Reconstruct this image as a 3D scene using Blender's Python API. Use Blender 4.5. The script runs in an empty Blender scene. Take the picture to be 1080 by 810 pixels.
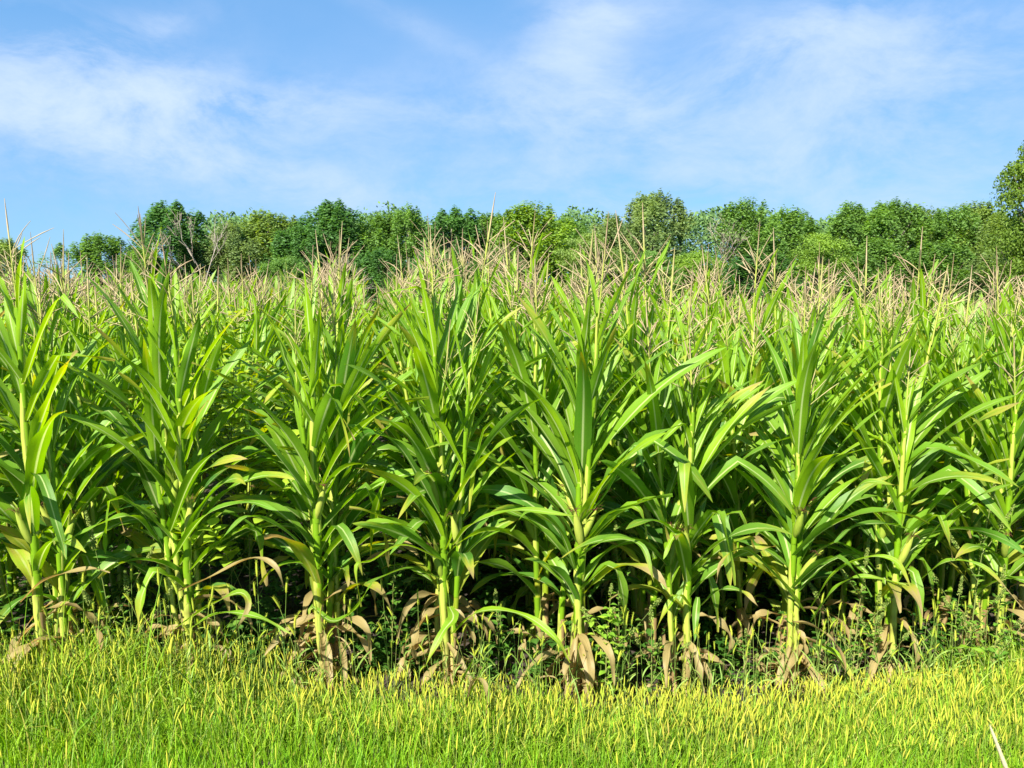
import bpy, math, random
import numpy as np
from math import radians, sin, cos, pi, tan, atan2, sqrt

R = np.random.default_rng(7)
random.seed(7)
SC = bpy.context.scene
COL = SC.collection

# ------------------------------------------------------------------ camera numbers
F, PITCH, CAMZ = 850.0, math.atan(105 / 850.0), 2.40

def pix(px, py, Y):
    """point of the place at distance Y that the photograph shows at (px, py)"""
    dx, dy = (px - 540) / F, (405 - py) / F
    d = np.array([dx, cos(PITCH) + dy * sin(PITCH), -sin(PITCH) + dy * cos(PITCH)])
    return np.array([0, 0, CAMZ]) + d * (Y / d[1])

def gz(x, y):
    def ss(a, b, v):
        t = np.clip((np.asarray(v, float) - a) / (b - a), 0, 1); return t * t * (3 - 2 * t)
    near = -.29 * ss(-1.3, 1.7, x) + .06 * ss(-1.0, -2.6, x)
    return -2.2 * ss(9, 62, y) + near * (1 - ss(10, 40, y))

# ------------------------------------------------------------------ scene helpers
def tag(o, label=None, cat=None, group=None, kind=None):
    for k, v in (('label', label), ('category', cat), ('group', group), ('kind', kind)):
        if v: o[k] = v
    return o

def empty(name, loc, rz=0.0, sc=1.0, tilt=(0, 0)):
    o = bpy.data.objects.new(name, None); COL.objects.link(o)
    o.empty_display_size = 0.1
    o.location = loc; o.rotation_euler = (tilt[0], tilt[1], rz); o.scale = (sc, sc, sc)
    return o

def link(name, me, parent=None):
    o = bpy.data.objects.new(name, me); COL.objects.link(o)
    if parent is not None: o.parent = parent
    return o

class G:
    """collects quads with the point attributes luv (across, along, random), dry and hue"""
    def __init__(s): s.V, s.Q, s.L, s.D, s.H, s.n = [], [], [], [], [], 0
    def add(s, V, Q, L=None, D=None, H=None):
        V = np.asarray(V, float).reshape(-1, 3); m = len(V)
        s.V.append(V); s.Q.append(np.asarray(Q, int).reshape(-1, 4) + s.n)
        s.L.append(np.zeros((m, 3)) if L is None else np.asarray(L, float).reshape(-1, 3))
        s.D.append(np.zeros(m) if D is None else np.broadcast_to(np.asarray(D, float), (m,)))
        s.H.append(np.zeros(m) if H is None else np.broadcast_to(np.asarray(H, float), (m,)))
        s.n += m
    def arrays(s):
        return [np.concatenate(a) for a in (s.V, s.Q, s.L, s.D, s.H)]
    def merge(s, o):
        for a in zip(o.V, o.Q): pass
        V, Q, L, D, H = o.arrays(); s.add(V, Q, L, D, H)
    def mesh(s, name, mat, smooth=True):
        V, Q, L, D, H = s.arrays()
        me = bpy.data.meshes.new(name)
        nq = len(Q)
        me.vertices.add(len(V)); me.vertices.foreach_set('co', V.astype(np.float32).ravel())
        me.loops.add(nq * 4); me.loops.foreach_set('vertex_index', Q.astype(np.int32).ravel())
        me.polygons.add(nq); me.polygons.foreach_set('loop_start', np.arange(0, nq * 4, 4, dtype=np.int32))
        me.polygons.foreach_set('use_smooth', np.full(nq, smooth))
        a = me.attributes.new('luv', 'FLOAT_VECTOR', 'POINT'); a.data.foreach_set('vector', L.astype(np.float32).ravel())
        a = me.attributes.new('dry', 'FLOAT', 'POINT'); a.data.foreach_set('value', D.astype(np.float32))
        a = me.attributes.new('hue', 'FLOAT', 'POINT'); a.data.foreach_set('value', H.astype(np.float32))
        me.materials.append(mat)
        me.update(calc_edges=True)
        return me

def grid_quads(n, m, wrap=False):
    i, j = np.meshgrid(np.arange(n - 1), np.arange(m if wrap else m - 1), indexing='ij')
    k = (j + 1) % m
    return np.stack([i * m + j, i * m + k, (i + 1) * m + k, (i + 1) * m + j], -1).reshape(-1, 4)

def unit(v): return v / np.maximum(np.linalg.norm(v, axis=-1, keepdims=True), 1e-9)

def tubes(P, rad, sides):
    """many tubes at once: P (N,L,3), rad (N,L) -> verts, quads"""
    P = np.asarray(P, float); N, Lv, _ = P.shape
    rad = np.broadcast_to(np.asarray(rad, float), (N, Lv))
    T = unit(np.gradient(P, axis=1))
    ref = np.where(np.abs(T[..., 2:3]) > .8, np.array([1., 0, 0]), np.array([0, 0, 1.]))
    ref = np.broadcast_to(ref[:, :1], T.shape)
    A = unit(np.cross(T, ref)); B = np.cross(T, A)
    th = np.arange(sides) / sides * 2 * pi
    V = P[:, :, None] + rad[:, :, None, None] * (A[:, :, None] * np.cos(th)[:, None] + B[:, :, None] * np.sin(th)[:, None])
    q = grid_quads(Lv, sides, True)
    Q = (q[None] + (np.arange(N) * Lv * sides)[:, None, None]).reshape(-1, 4)
    return V.reshape(-1, 3), Q

def tube_uv(N, Lv, sides, rnd=None):
    s = np.broadcast_to(np.linspace(0, 1, Lv)[None, :, None], (N, Lv, sides))
    u = np.broadcast_to(np.linspace(-1, 1, sides)[None, None, :], (N, Lv, sides))
    r = np.broadcast_to((R.random(N) if rnd is None else np.broadcast_to(rnd, (N,)))[:, None, None], (N, Lv, sides))
    return np.stack([u, s, r], -1).reshape(-1, 3)

# ------------------------------------------------------------------ materials
def newmat(name):
    m = bpy.data.materials.new(name); m.use_nodes = True
    nt = m.node_tree; nt.nodes.clear()
    return m, nt

class N:
    """tiny node graph helper"""
    def __init__(s, nt): s.nt = nt
    def n(s, t, **kw):
        x = s.nt.nodes.new(t)
        for k, v in kw.items(): setattr(x, k, v)
        return x
    def l(s, a, b): s.nt.links.new(a, b)
    def put(s, sock, v):
        if hasattr(v, 'links') or isinstance(v, bpy.types.NodeSocket): s.l(v, sock)
        elif isinstance(v, (tuple, list)) and sock.type == 'RGBA' and len(v) == 3: sock.default_value = (*v, 1)
        else: sock.default_value = v
    def attr(s, name, kind='GEOMETRY'): return s.n('ShaderNodeAttribute', attribute_name=name, attribute_type=kind)
    def math(s, op, a, b=0.0, c=None, clamp=False):
        x = s.n('ShaderNodeMath', operation=op, use_clamp=clamp); s.put(x.inputs[0], a); s.put(x.inputs[1], b)
        if c is not None: s.put(x.inputs[2], c)
        return x.outputs[0]
    def mix(s, f, a, b, mode='MIX'):
        x = s.n('ShaderNodeMix', data_type='RGBA', blend_type=mode)
        s.put(x.inputs[0], f); s.put(x.inputs[6], a); s.put(x.inputs[7], b)
        return x.outputs[2]
    def ramp(s, f, lo, hi):
        x = s.n('ShaderNodeMapRange', clamp=True); s.put(x.inputs[0], f); s.put(x.inputs[1], lo); s.put(x.inputs[2], hi)
        return x.outputs[0]
    def noise(s, vec, scale, detail=2.0, rough=.5, dist=0.0):
        x = s.n('ShaderNodeTexNoise'); s.put(x.inputs['Vector'], vec) if vec is not None else None
        x.inputs['Scale'].default_value = scale; x.inputs['Detail'].default_value = detail
        x.inputs['Roughness'].default_value = rough; x.inputs['Distortion'].default_value = dist
        return x.outputs[0]
    def vmul(s, v, k):
        x = s.n('ShaderNodeVectorMath', operation='MULTIPLY'); s.put(x.inputs[0], v); x.inputs[1].default_value = k
        return x.outputs[0]

def leaf_shader(g, col, trans_gain, tmix, rough=.45, spec=.4, bump=None, tsat=1.15):
    p = g.n('ShaderNodeBsdfPrincipled'); g.put(p.inputs['Base Color'], col)
    p.inputs['Roughness'].default_value = rough
    p.inputs['Specular IOR Level'].default_value = spec
    t = g.n('ShaderNodeBsdfTranslucent')
    hs = g.n('ShaderNodeHueSaturation'); hs.inputs['Saturation'].default_value = tsat
    hs.inputs['Hue'].default_value = .487
    hs.inputs['Value'].default_value = trans_gain; g.put(hs.inputs['Color'], col)
    g.l(hs.outputs[0], t.inputs['Color'])
    if bump is not None:
        b = g.n('ShaderNodeBump'); b.inputs['Strength'].default_value = .35; b.inputs['Distance'].default_value = .004
        g.put(b.inputs['Height'], bump); g.l(b.outputs[0], p.inputs['Normal'])
    m = g.n('ShaderNodeMixShader'); m.inputs[0].default_value = tmix
    g.l(p.outputs[0], m.inputs[1]); g.l(t.outputs[0], m.inputs[2])
    o = g.n('ShaderNodeOutputMaterial'); g.l(m.outputs[0], o.inputs[0])

def mat_corn_leaf():
    m, nt = newmat('corn_leaf'); g = N(nt)
    luv = g.attr('luv'); dry = g.attr('dry').outputs['Fac']; hue = g.attr('hue').outputs['Fac']
    sx = g.n('ShaderNodeSeparateXYZ'); g.l(luv.outputs['Vector'], sx.inputs[0])
    u, s_, r = sx.outputs
    oi = g.n('ShaderNodeObjectInfo').outputs['Random']
    rr = g.math('FRACT', g.math('ADD', r, oi))
    base = g.mix(rr, (.019, .108, .018), (.060, .215, .013))
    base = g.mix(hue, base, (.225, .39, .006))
    veins = g.noise(g.vmul(luv.outputs['Vector'], (14, 1.2, 37)), 1.0, 3, .6)
    base = g.mix(g.math('MULTIPLY', g.ramp(veins, .42, .75), .35), base, (.17, .25, .035))
    blot = g.noise(g.vmul(luv.outputs['Vector'], (1.5, 5, 91)), 1.0, 3, .6)
    base = g.mix(g.math('MULTIPLY', g.ramp(blot, .45, .8), .45), base, (.11, .20, .015))
    # pale midrib
    mid = g.math('SUBTRACT', 1.0, g.ramp(g.math('ABSOLUTE', u), .07, .16))
    mid = g.math('MULTIPLY', mid, g.math('SUBTRACT', 1.0, g.ramp(s_, .5, 1.0)))
    base = g.mix(g.math('MULTIPLY', mid, .9), base, (.46, .53, .22))
    # brown, papery parts
    dn = g.math('ADD', dry, g.math('MULTIPLY', g.math('SUBTRACT', blot, .5), .7))
    dmask = g.ramp(dn, .35, .6)
    fresh = g.mix(g.ramp(dn, .12, .4), base, (.34, .34, .03))
    dcol = g.mix(veins, (.16, .095, .032), (.50, .38, .17))
    col = g.mix(dmask, fresh, dcol)
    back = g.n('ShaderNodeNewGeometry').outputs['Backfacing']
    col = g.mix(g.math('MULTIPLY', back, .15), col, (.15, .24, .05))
    leaf_shader(g, col, 1.8, .40, .46, .30, bump=veins, tsat=1.2)
    return m

def mat_stalk():
    m, nt = newmat('corn_stalk'); g = N(nt)
    luv = g.attr('luv'); hue = g.attr('hue').outputs['Fac']; dry = g.attr('dry').outputs['Fac']
    v = g.noise(g.vmul(luv.outputs['Vector'], (9, 6, 13)), 1.0, 3, .6)
    tc = g.n('ShaderNodeTexCoord').outputs['Object']
    w = g.noise(g.vmul(tc, (90, 90, 3)), 1.0, 2, .5)
    col = g.mix(w, (.20, .28, .022), (.46, .50, .09))
    col = g.mix(g.math('MULTIPLY', g.ramp(v, .5, .8), .6), col, (.44, .42, .10))
    col = g.mix(hue, col, (.09, .055, .02))
    col = g.mix(g.ramp(g.math('ADD', dry, g.math('MULTIPLY', v, .5)), .5, .9), col, (.40, .28, .13))
    leaf_shader(g, col, 1.2, .12, .45, .35, bump=w)
    return m

def mat_simple(name, c1, c2, scale, rough=.7, tmix=.15, gain=1.3, tint=False, spec=.25, stretch=(1, 1, 1), c3=None):
    m, nt = newmat(name); g = N(nt)
    luv = g.attr('luv'); sx = g.n('ShaderNodeSeparateXYZ'); g.l(luv.outputs['Vector'], sx.inputs[0])
    tc = g.n('ShaderNodeTexCoord').outputs['Object']
    n = g.noise(g.vmul(tc, stretch), scale, 3, .6)
    f = g.math('ADD', g.math('MULTIPLY', n, .6), g.math('MULTIPLY', sx.outputs[2], .4))
    col = g.mix(g.ramp(f, .25, .75), c1, c2)
    if c3: col = g.mix(g.attr('hue').outputs['Fac'], col, c3)
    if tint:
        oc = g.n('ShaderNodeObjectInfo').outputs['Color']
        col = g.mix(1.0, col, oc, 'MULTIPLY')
    leaf_shader(g, col, gain, tmix, rough, spec)
    return m

def mat_ground(name, c1, c2, c3, scale):
    m, nt = newmat(name); g = N(nt)
    tc = g.n('ShaderNodeTexCoord').outputs['Object']
    a = g.noise(tc, scale, 8, .65); b = g.noise(tc, scale * 9, 6, .6)
    col = g.mix(g.ramp(a, .3, .7), c1, c2); col = g.mix(g.ramp(b, .45, .75), col, c3)
    p = g.n('ShaderNodeBsdfPrincipled'); g.put(p.inputs['Base Color'], col); p.inputs['Roughness'].default_value = .95
    bm = g.n('ShaderNodeBump'); bm.inputs['Strength'].default_value = .8; bm.inputs['Distance'].default_value = .03
    g.put(bm.inputs['Height'], b); g.l(bm.outputs[0], p.inputs['Normal'])
    o = g.n('ShaderNodeOutputMaterial'); g.l(p.outputs[0], o.inputs[0])
    return m

M_LEAF = mat_corn_leaf()
M_STALK = mat_stalk()
M_TASSEL = mat_simple('corn_tassel', (.25, .18, .10), (.50, .395, .24), 30, .8, .2, 1.2, c3=(.34, .40, .06))
M_HUSK = mat_simple('corn_husk', (.20, .29, .025), (.38, .42, .07), 20, .5, .15, stretch=(4, 4, .5))
M_SILK = mat_simple('corn_silk', (.05, .022, .012), (.15, .06, .025), 40, .8, .05)
M_GRASS = mat_simple('grass_blade', (.085, .245, .010), (.26, .42, .018), 3.2, .5, .35, 1.6, c3=(.40, .36, .07))
M_FOX = mat_simple('foxtail_head', (.26, .36, .025), (.52, .50, .05), 9, .8, .3, 1.2, c3=(.46, .36, .08))
M_FSTEM = mat_simple('foxtail_stem', (.12, .22, .03), (.26, .33, .07), 5, .6, .15, 1.3)
M_WEED = mat_simple('weed_leaf', (.045, .13, .02), (.11, .23, .03), 6, .5, .35, 1.6, c3=(.20, .30, .04), tint=True)
M_WSTEM = mat_simple('weed_stem', (.10, .16, .03), (.22, .22, .06), 8, .6, .1)
M_WFLOW = mat_simple('weed_flower', (.12, .20, .03), (.26, .30, .07), 40, .8, .2)
M_CROWN = mat_simple('tree_leaves', (.6, .62, .6), (1.0, 1.0, 1.0), .55, .6, .44, 1.5, tint=True, spec=.3, c3=(1.35, 1.25, .75))
M_BARK = mat_simple('tree_bark', (.09, .07, .05), (.24, .21, .17), 3, .9, 0.0, stretch=(2, 2, .4), tint=True)
M_WOODS = mat_simple('far_woods', (.07, .15, .045), (.13, .22, .06), .3, .7, .25, 1.4)
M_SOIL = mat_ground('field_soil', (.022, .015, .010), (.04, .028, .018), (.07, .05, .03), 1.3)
M_VERGE = mat_ground('verge_soil', (.05, .055, .015), (.09, .10, .025), (.14, .13, .04), 1.1)

# ------------------------------------------------------------------ corn
def catmull(P, n):
    P = np.asarray(P, float)
    if len(P) == 2: P = np.stack([P[0], (P[0] + P[1]) / 2, P[1]])
    Q = np.vstack([2 * P[0] - P[1], P, 2 * P[-1] - P[-2]])
    t = np.linspace(0, len(P) - 1 - 1e-6, n); i = t.astype(int); f = (t - i)[:, None]
    a, b, c, d = Q[i], Q[i + 1], Q[i + 2], Q[i + 3]
    return .5 * (2 * b + (c - a) * f + (2 * a - 5 * b + 4 * c - d) * f ** 2 + (3 * b - a - 3 * c + d) * f ** 3)

def blade_surface(C, az, width, fold=.35, wave=.010, twist=0.0, dry=0.0, hue=0.0, nu=5, tipdry=0.0, rnd=None, wfreq=None):
    """one corn leaf along the centre line C -> V, Q, luv, dry, hue"""
    n = len(C); s = np.linspace(0, 1, n)
    T = unit(np.gradient(C, axis=0))
    S = np.array([-sin(az), cos(az), 0.0]) * np.ones((n, 1))
    S = unit(S - T * (S * T).sum(1, keepdims=True)); Nn = np.cross(T, S)
    tw = twist * s ** 1.3 if np.isscalar(twist) else twist
    ct, st = np.cos(tw)[:, None], np.sin(tw)[:, None]
    S, Nn = S * ct + Nn * st, Nn * ct - S * st
    w = width * .5 * (.42 + .58 * np.clip(s / .28, 0, 1) ** .8) * np.clip(1 - s ** 2.6, 0, 1) ** .85 + .0012
    u = np.linspace(-1, 1, nu)
    fd = fold * (1 - .6 * s)
    ph = random.random() * 6.28; fq = wfreq or random.uniform(9, 17)
    wl = np.sin(fq * s + ph) * wave * np.clip(s * 3, 0, 1) * (1 - s * .4)
    wr = np.sin(fq * 1.13 * s + ph + 2.1) * wave * np.clip(s * 3, 0, 1) * (1 - s * .4)
    V = np.zeros((n, nu, 3))
    for j, uu in enumerate(u):
        a = abs(uu); wv = (wl if uu < 0 else wr) * a ** 1.5
        V[:, j] = C + S * (uu * w * np.cos(fd * a))[:, None] + Nn * (a * w * np.sin(fd) + wv)[:, None]
    L = np.zeros((n, nu, 3)); L[..., 0] = u[None]; L[..., 1] = s[:, None]; L[..., 2] = random.random() if rnd is None else rnd
    D = dry + tipdry * np.clip((s - .55) / .45, 0, 1) ** 1.2
    return V.reshape(-1, 3), grid_quads(n, nu), L.reshape(-1, 3), np.repeat(D, nu), np.full(n * nu, hue)

def leaf_curve(p0, az, th0, bend, length, n, power=1.4, sway=0.0, kink=None):
    s = (np.arange(n) + .5) / n
    th = th0 + bend * s ** power
    if kink: th = np.minimum(th + kink[1] * np.clip((s - kink[0]) / .07, 0, 1), radians(172))
    a = az + sway * s ** 1.5
    d = np.stack([np.sin(th) * np.cos(a), np.sin(th) * np.sin(a), np.cos(th)], 1) * (length / n)
    return np.vstack([p0, p0 + np.cumsum(d, 0)])

def tassel_geo(g, p, H=.30, nb=11, sides=4, lv=5, green=0.0, bushy=1.0):
    lean = np.array([random.uniform(-.10, .10), random.uniform(-.10, .10), 1.0])
    P, Rr = [], []
    t = np.linspace(0, 1, lv)
    P.append(p + lean * (t * (H + .20))[:, None]); Rr.append(.0046 * np.ones(lv)); Rr[0][-1] = .0015; Rr[0][0] = .004
    for i in range(nb):
        b = p + lean * random.uniform(.10, .30)
        az = i * 2.4 + random.uniform(-.4, .4)
        th = random.uniform(.40, 1.15) * bushy
        L = random.uniform(.12, .24) * H / .30
        c = leaf_curve(b, az, th, random.uniform(-.2, .6), L, lv - 1, 1.2)
        P.append(c); r = np.full(lv, .0026); r[-1] = .0012; r[0] = .0016; Rr.append(r)
    P = np.stack(P); Rr = np.stack(Rr) * random.uniform(.85, 1.2)
    if lv >= 5: Rr = Rr * R.uniform(.75, 1.3, Rr.shape)
    V, Q = tubes(P, Rr, sides)
    hue = np.repeat(np.clip(1 - np.broadcast_to(t, (len(P), lv)) * 2.2, 0, 1) * .8 + green, sides, axis=1) if False else None
    hh = np.full((len(P), lv, sides), float(green)); hh[0, :3] = .9; hh[1:, :2] += .25
    g.add(V, Q, tube_uv(len(P), lv, sides), None, hh.reshape(-1))

def corn_spec(height=2.25, nl=14, az0=0.0, spread=1.0, edge=False, n=14, nu=5, tassel=True, lo=.22, ears=1, lean=(0, 0), hero=(), dryness=1.0, skip_low=0, sk=1.0, greent=0.0, rags=6):
    """geometry of one corn plant: dict of parts, each G (leaves: a list of G)"""
    out = {'leaf': [], 'ear': [], 'silk': []}
    hs = height * .93                                   # top of the stalk proper, the tassel stands on it
    nlev = nl * 2 + 6
    z = np.linspace(0, hs, nlev); tt = z / hs
    bend = np.array([lean[0], lean[1], 0.0])
    def axis(zz): return np.array([0, 0, zz]) + bend * (zz / hs) ** 2
    A = np.array([axis(v) for v in z]); 
    A[:, 0] += .008 * np.sin(z * 7 + az0 * 3); A[:, 1] += .008 * np.cos(z * 6.1 + az0)
    A[0] = (0, 0, -.03)
    nodes = lo + (hs * .985 - lo) * np.linspace(0, 1, nl) ** .95
    rad = (.0115 * (1 - tt) ** .6 + .0045) * sk
    for nd in nodes: rad = rad * (1 + .22 * np.exp(-((z - nd) / .03) ** 2))
    g = G(); V, Q = tubes(A[None], rad[None], 8)
    hz = np.zeros((nlev, 8)); 
    dz = np.repeat(np.clip(1 - z / .45, 0, 1)[:, None], 8, 1) * (.35 if n < 14 else 1)
    for nd in nodes[:5]: hz += .5 * np.exp(-((z - nd + .03) / .012) ** 2)[:, None]
    g.add(V, Q, tube_uv(1, nlev, 8), dz.ravel() * .8, np.clip(hz, 0, 1).ravel())
    out['stalk'] = g
    for i, zn in enumerate(nodes):
        f = i / (nl - 1)
        if i < skip_low: continue
        az = az0 + pi * (i % 2) + random.gauss(0, .50 if not edge else .72)
        p0 = axis(zn) + np.array([cos(az), sin(az), 0]) * .010
        L = (.54 + .44 * math.exp(-((f - .50) / .32) ** 2) - .10 * f) * random.uniform(.86, 1.12) * spread
        W = (.062 + .048 * math.exp(-((f - .36) / .30) ** 2)) * random.uniform(.85, 1.12)
        if f > .78: W *= .85; L *= .84
        th0 = radians(39 - 25 * f + random.uniform(-8, 9))
        bd = radians((122 - 112 * min(1, f * 1.15) ** .8) * random.uniform(.5, 1.25))
        d = 0; tip = random.choice([0, .25, .4, .6]) if f < .75 else 0
        if f < .12: d = .9 * dryness; tip = 0; th0 += .5; bd += .6; L *= .8; W *= .6
        elif f < .22 and random.random() < .5 * dryness: d = .3; tip = .6
        hue = max(0, min(1, random.gauss(.10 + .72 * f + (.20 if edge else 0), .24)))  # natural yellowing, plus sunlit glow painted into upper leaves and edge plants
        C = leaf_curve(p0, az, th0, bd, L, n, random.uniform(1.1, 1.9), random.gauss(0, .25), (random.uniform(.35, .75), radians(random.uniform(45, 110))) if random.random() < (.24 if f < .7 else .08) else None)
        gl = G()
        gl.add(*blade_surface(C, az, W, random.uniform(.25, .6) + .35 * max(0, f - .4), random.uniform(.008, .024) * (1.1 - .7 * f), random.gauss(0, .85 - .4 * f), d, hue, nu, tip))
        # the sheath the blade grows from, wrapped round the stalk below
        if nu >= 5:
            zs = np.linspace(max(zn - .13, .02), zn, 4)
            P = np.array([axis(v) + np.array([cos(az), sin(az), 0]) * .003 for v in zs])
            rs = np.interp(zs, z, rad) + np.array([.0006, .0014, .002, .003])
            V, Q = tubes(P[None], rs[None], 8)
            lv = tube_uv(1, 4, 8, random.random()); lv[:, 1] = .6; lv[:, 0] = .5
            gl.add(V, Q, lv, min(d, .9), .75)
        out['leaf'].append(gl)
    for (C, w, d, tip, hue, fold, twist) in hero:
        C = catmull(C, 20); az = atan2(C[-1][1] - C[0][1], C[-1][0] - C[0][0])
        gl = G(); gl.add(*blade_surface(C, az, w, fold, .009, twist, d, hue, 5, tip)); out['leaf'].append(gl)
    # hanging brown leaves at the foot
    if edge:
        for i in range(rags):
            az = random.uniform(0, 6.28); p0 = axis(random.uniform(.10, .50))
            C = leaf_curve(p0, az, radians(random.uniform(70, 110)), radians(random.uniform(45, 85)), random.uniform(.28, .5), 10, .6, random.gauss(0, .5))
            gl = G(); gl.add(*blade_surface(C, az, random.uniform(.035, .07), .7, .016, random.gauss(0, 1.2), 1.0, 0, 5, 0)); out['leaf'].append(gl)
    for e in range(ears):
        zn = hs * random.uniform(.40, .50) + e * .16; az = (az0 + (e % 2) * pi + random.gauss(0, .5)) if not edge else -pi / 2 + random.choice([-1, 1]) * random.uniform(.4, 1.1)
        th = radians(random.uniform(14, 30)); d = np.array([sin(th) * cos(az), sin(th) * sin(az), cos(th)])
        b = axis(zn) + np.array([cos(az), sin(az), 0]) * .012
        t = np.linspace(0, 1, 9); LL = random.uniform(.19, .25)
        rr = np.interp(t, [0, .1, .3, .55, .8, .93, 1], [.008, .018, .0235, .0225, .015, .008, .004])
        ge = G(); V, Q = tubes((b + d * (t * LL)[:, None])[None], rr[None], 10); ge.add(V, Q, tube_uv(1, 9, 10))
        for kk in range(5):
            a2 = az + random.uniform(-1.3, 1.3)
            C = leaf_curve(b + d * LL * .55, a2, th, random.uniform(.2, .6), random.uniform(.12, .20), 7)
            V, Q, L, D, Hh = blade_surface(C, a2, .026, .9, .003, 0, 0, .3, 3); ge.add(V, Q, L)
        out['ear'].append(ge)
        gs = G(); P = np.stack([leaf_curve(b + d * LL * .97, random.uniform(0, 6.28), th * random.uniform(0, 2), random.uniform(1.2, 2.8), random.uniform(.03, .07), 4) for _ in range(14)])
        V, Q = tubes(P, .0013, 3); gs.add(V, Q, tube_uv(14, 5, 3)); out['silk'].append(gs)
    if tassel:
        gt = G(); tassel_geo(gt, axis(hs) - np.array([0, 0, .02]), random.uniform(.26, .36), random.randint(9, 15), green=greent, bushy=random.uniform(.7, 1.1)); out['tassel'] = gt
    return out

def corn_meshes(sp, merged=False):
    d = {'stalk': sp['stalk'].mesh('corn_stalk', M_STALK)}
    if merged:
        g = G()
        for l in sp['leaf']: g.merge(l)
        d['foliage'] = g.mesh('corn_foliage', M_LEAF)
    else:
        d['leaf'] = [l.mesh('corn_leaf', M_LEAF) for l in sp['leaf']]
    d['ear'] = [(e.mesh('corn_ear', M_HUSK), s.mesh('corn_silk', M_SILK)) for e, s in zip(sp['ear'], sp['silk'])]
    if 'tassel' in sp: d['tassel'] = sp['tassel'].mesh('corn_tassel', M_TASSEL)
    return d

def corn_objects(d, loc, rz, sc, tilt=(0, 0)):
    root = empty('corn_plant', loc, rz, sc, tilt)
    link('stalk', d['stalk'], root)
    for l in d.get('leaf', ()): link('leaf', l, root)
    if 'foliage' in d: link('foliage', d['foliage'], root)
    for e, s in d['ear']:
        eo = link('ear', e, root); link('silk', s, eo)
    if 'tassel' in d: link('tassel', d['tassel'], root)
    return root

def dup(root, loc, rz, sc, tilt=(0, 0)):
    r = root.copy(); COL.objects.link(r); r.location = loc; r.rotation_euler = (tilt[0], tilt[1], rz); r.scale = (sc, sc, sc)
    for ch in list(root.children):
        c = ch.copy(); COL.objects.link(c); c.parent = r
        for k in list(ch.children):
            q = k.copy(); COL.objects.link(q); q.parent = c
    return r

# rows: the k-th row end stands at P(k); rows run along ROW
YAW = radians(9.9)
EDGE = np.array([cos(YAW), sin(YAW)]); ROW = np.array([-sin(YAW), cos(YAW)])
P0 = np.array([-520 / F * 4.30, 4.30])
def rowpos(k, t): return P0 + EDGE * .76 * k + ROW * t

ORD = {0: 'row at the left edge', 1: 'second row from left', 2: 'third row from left', 3: 'fourth row from left', 4: 'fifth row from left', 5: 'sixth row from left', 6: 'seventh row from left', 7: 'eighth row from left', 8: 'row at the right edge'}

def hp(base, pts):
    """hero leaf points given in the photograph, with their distance, as offsets from the plant's foot"""
    return [pix(a, b, y) - base for a, b, y in pts]

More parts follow.
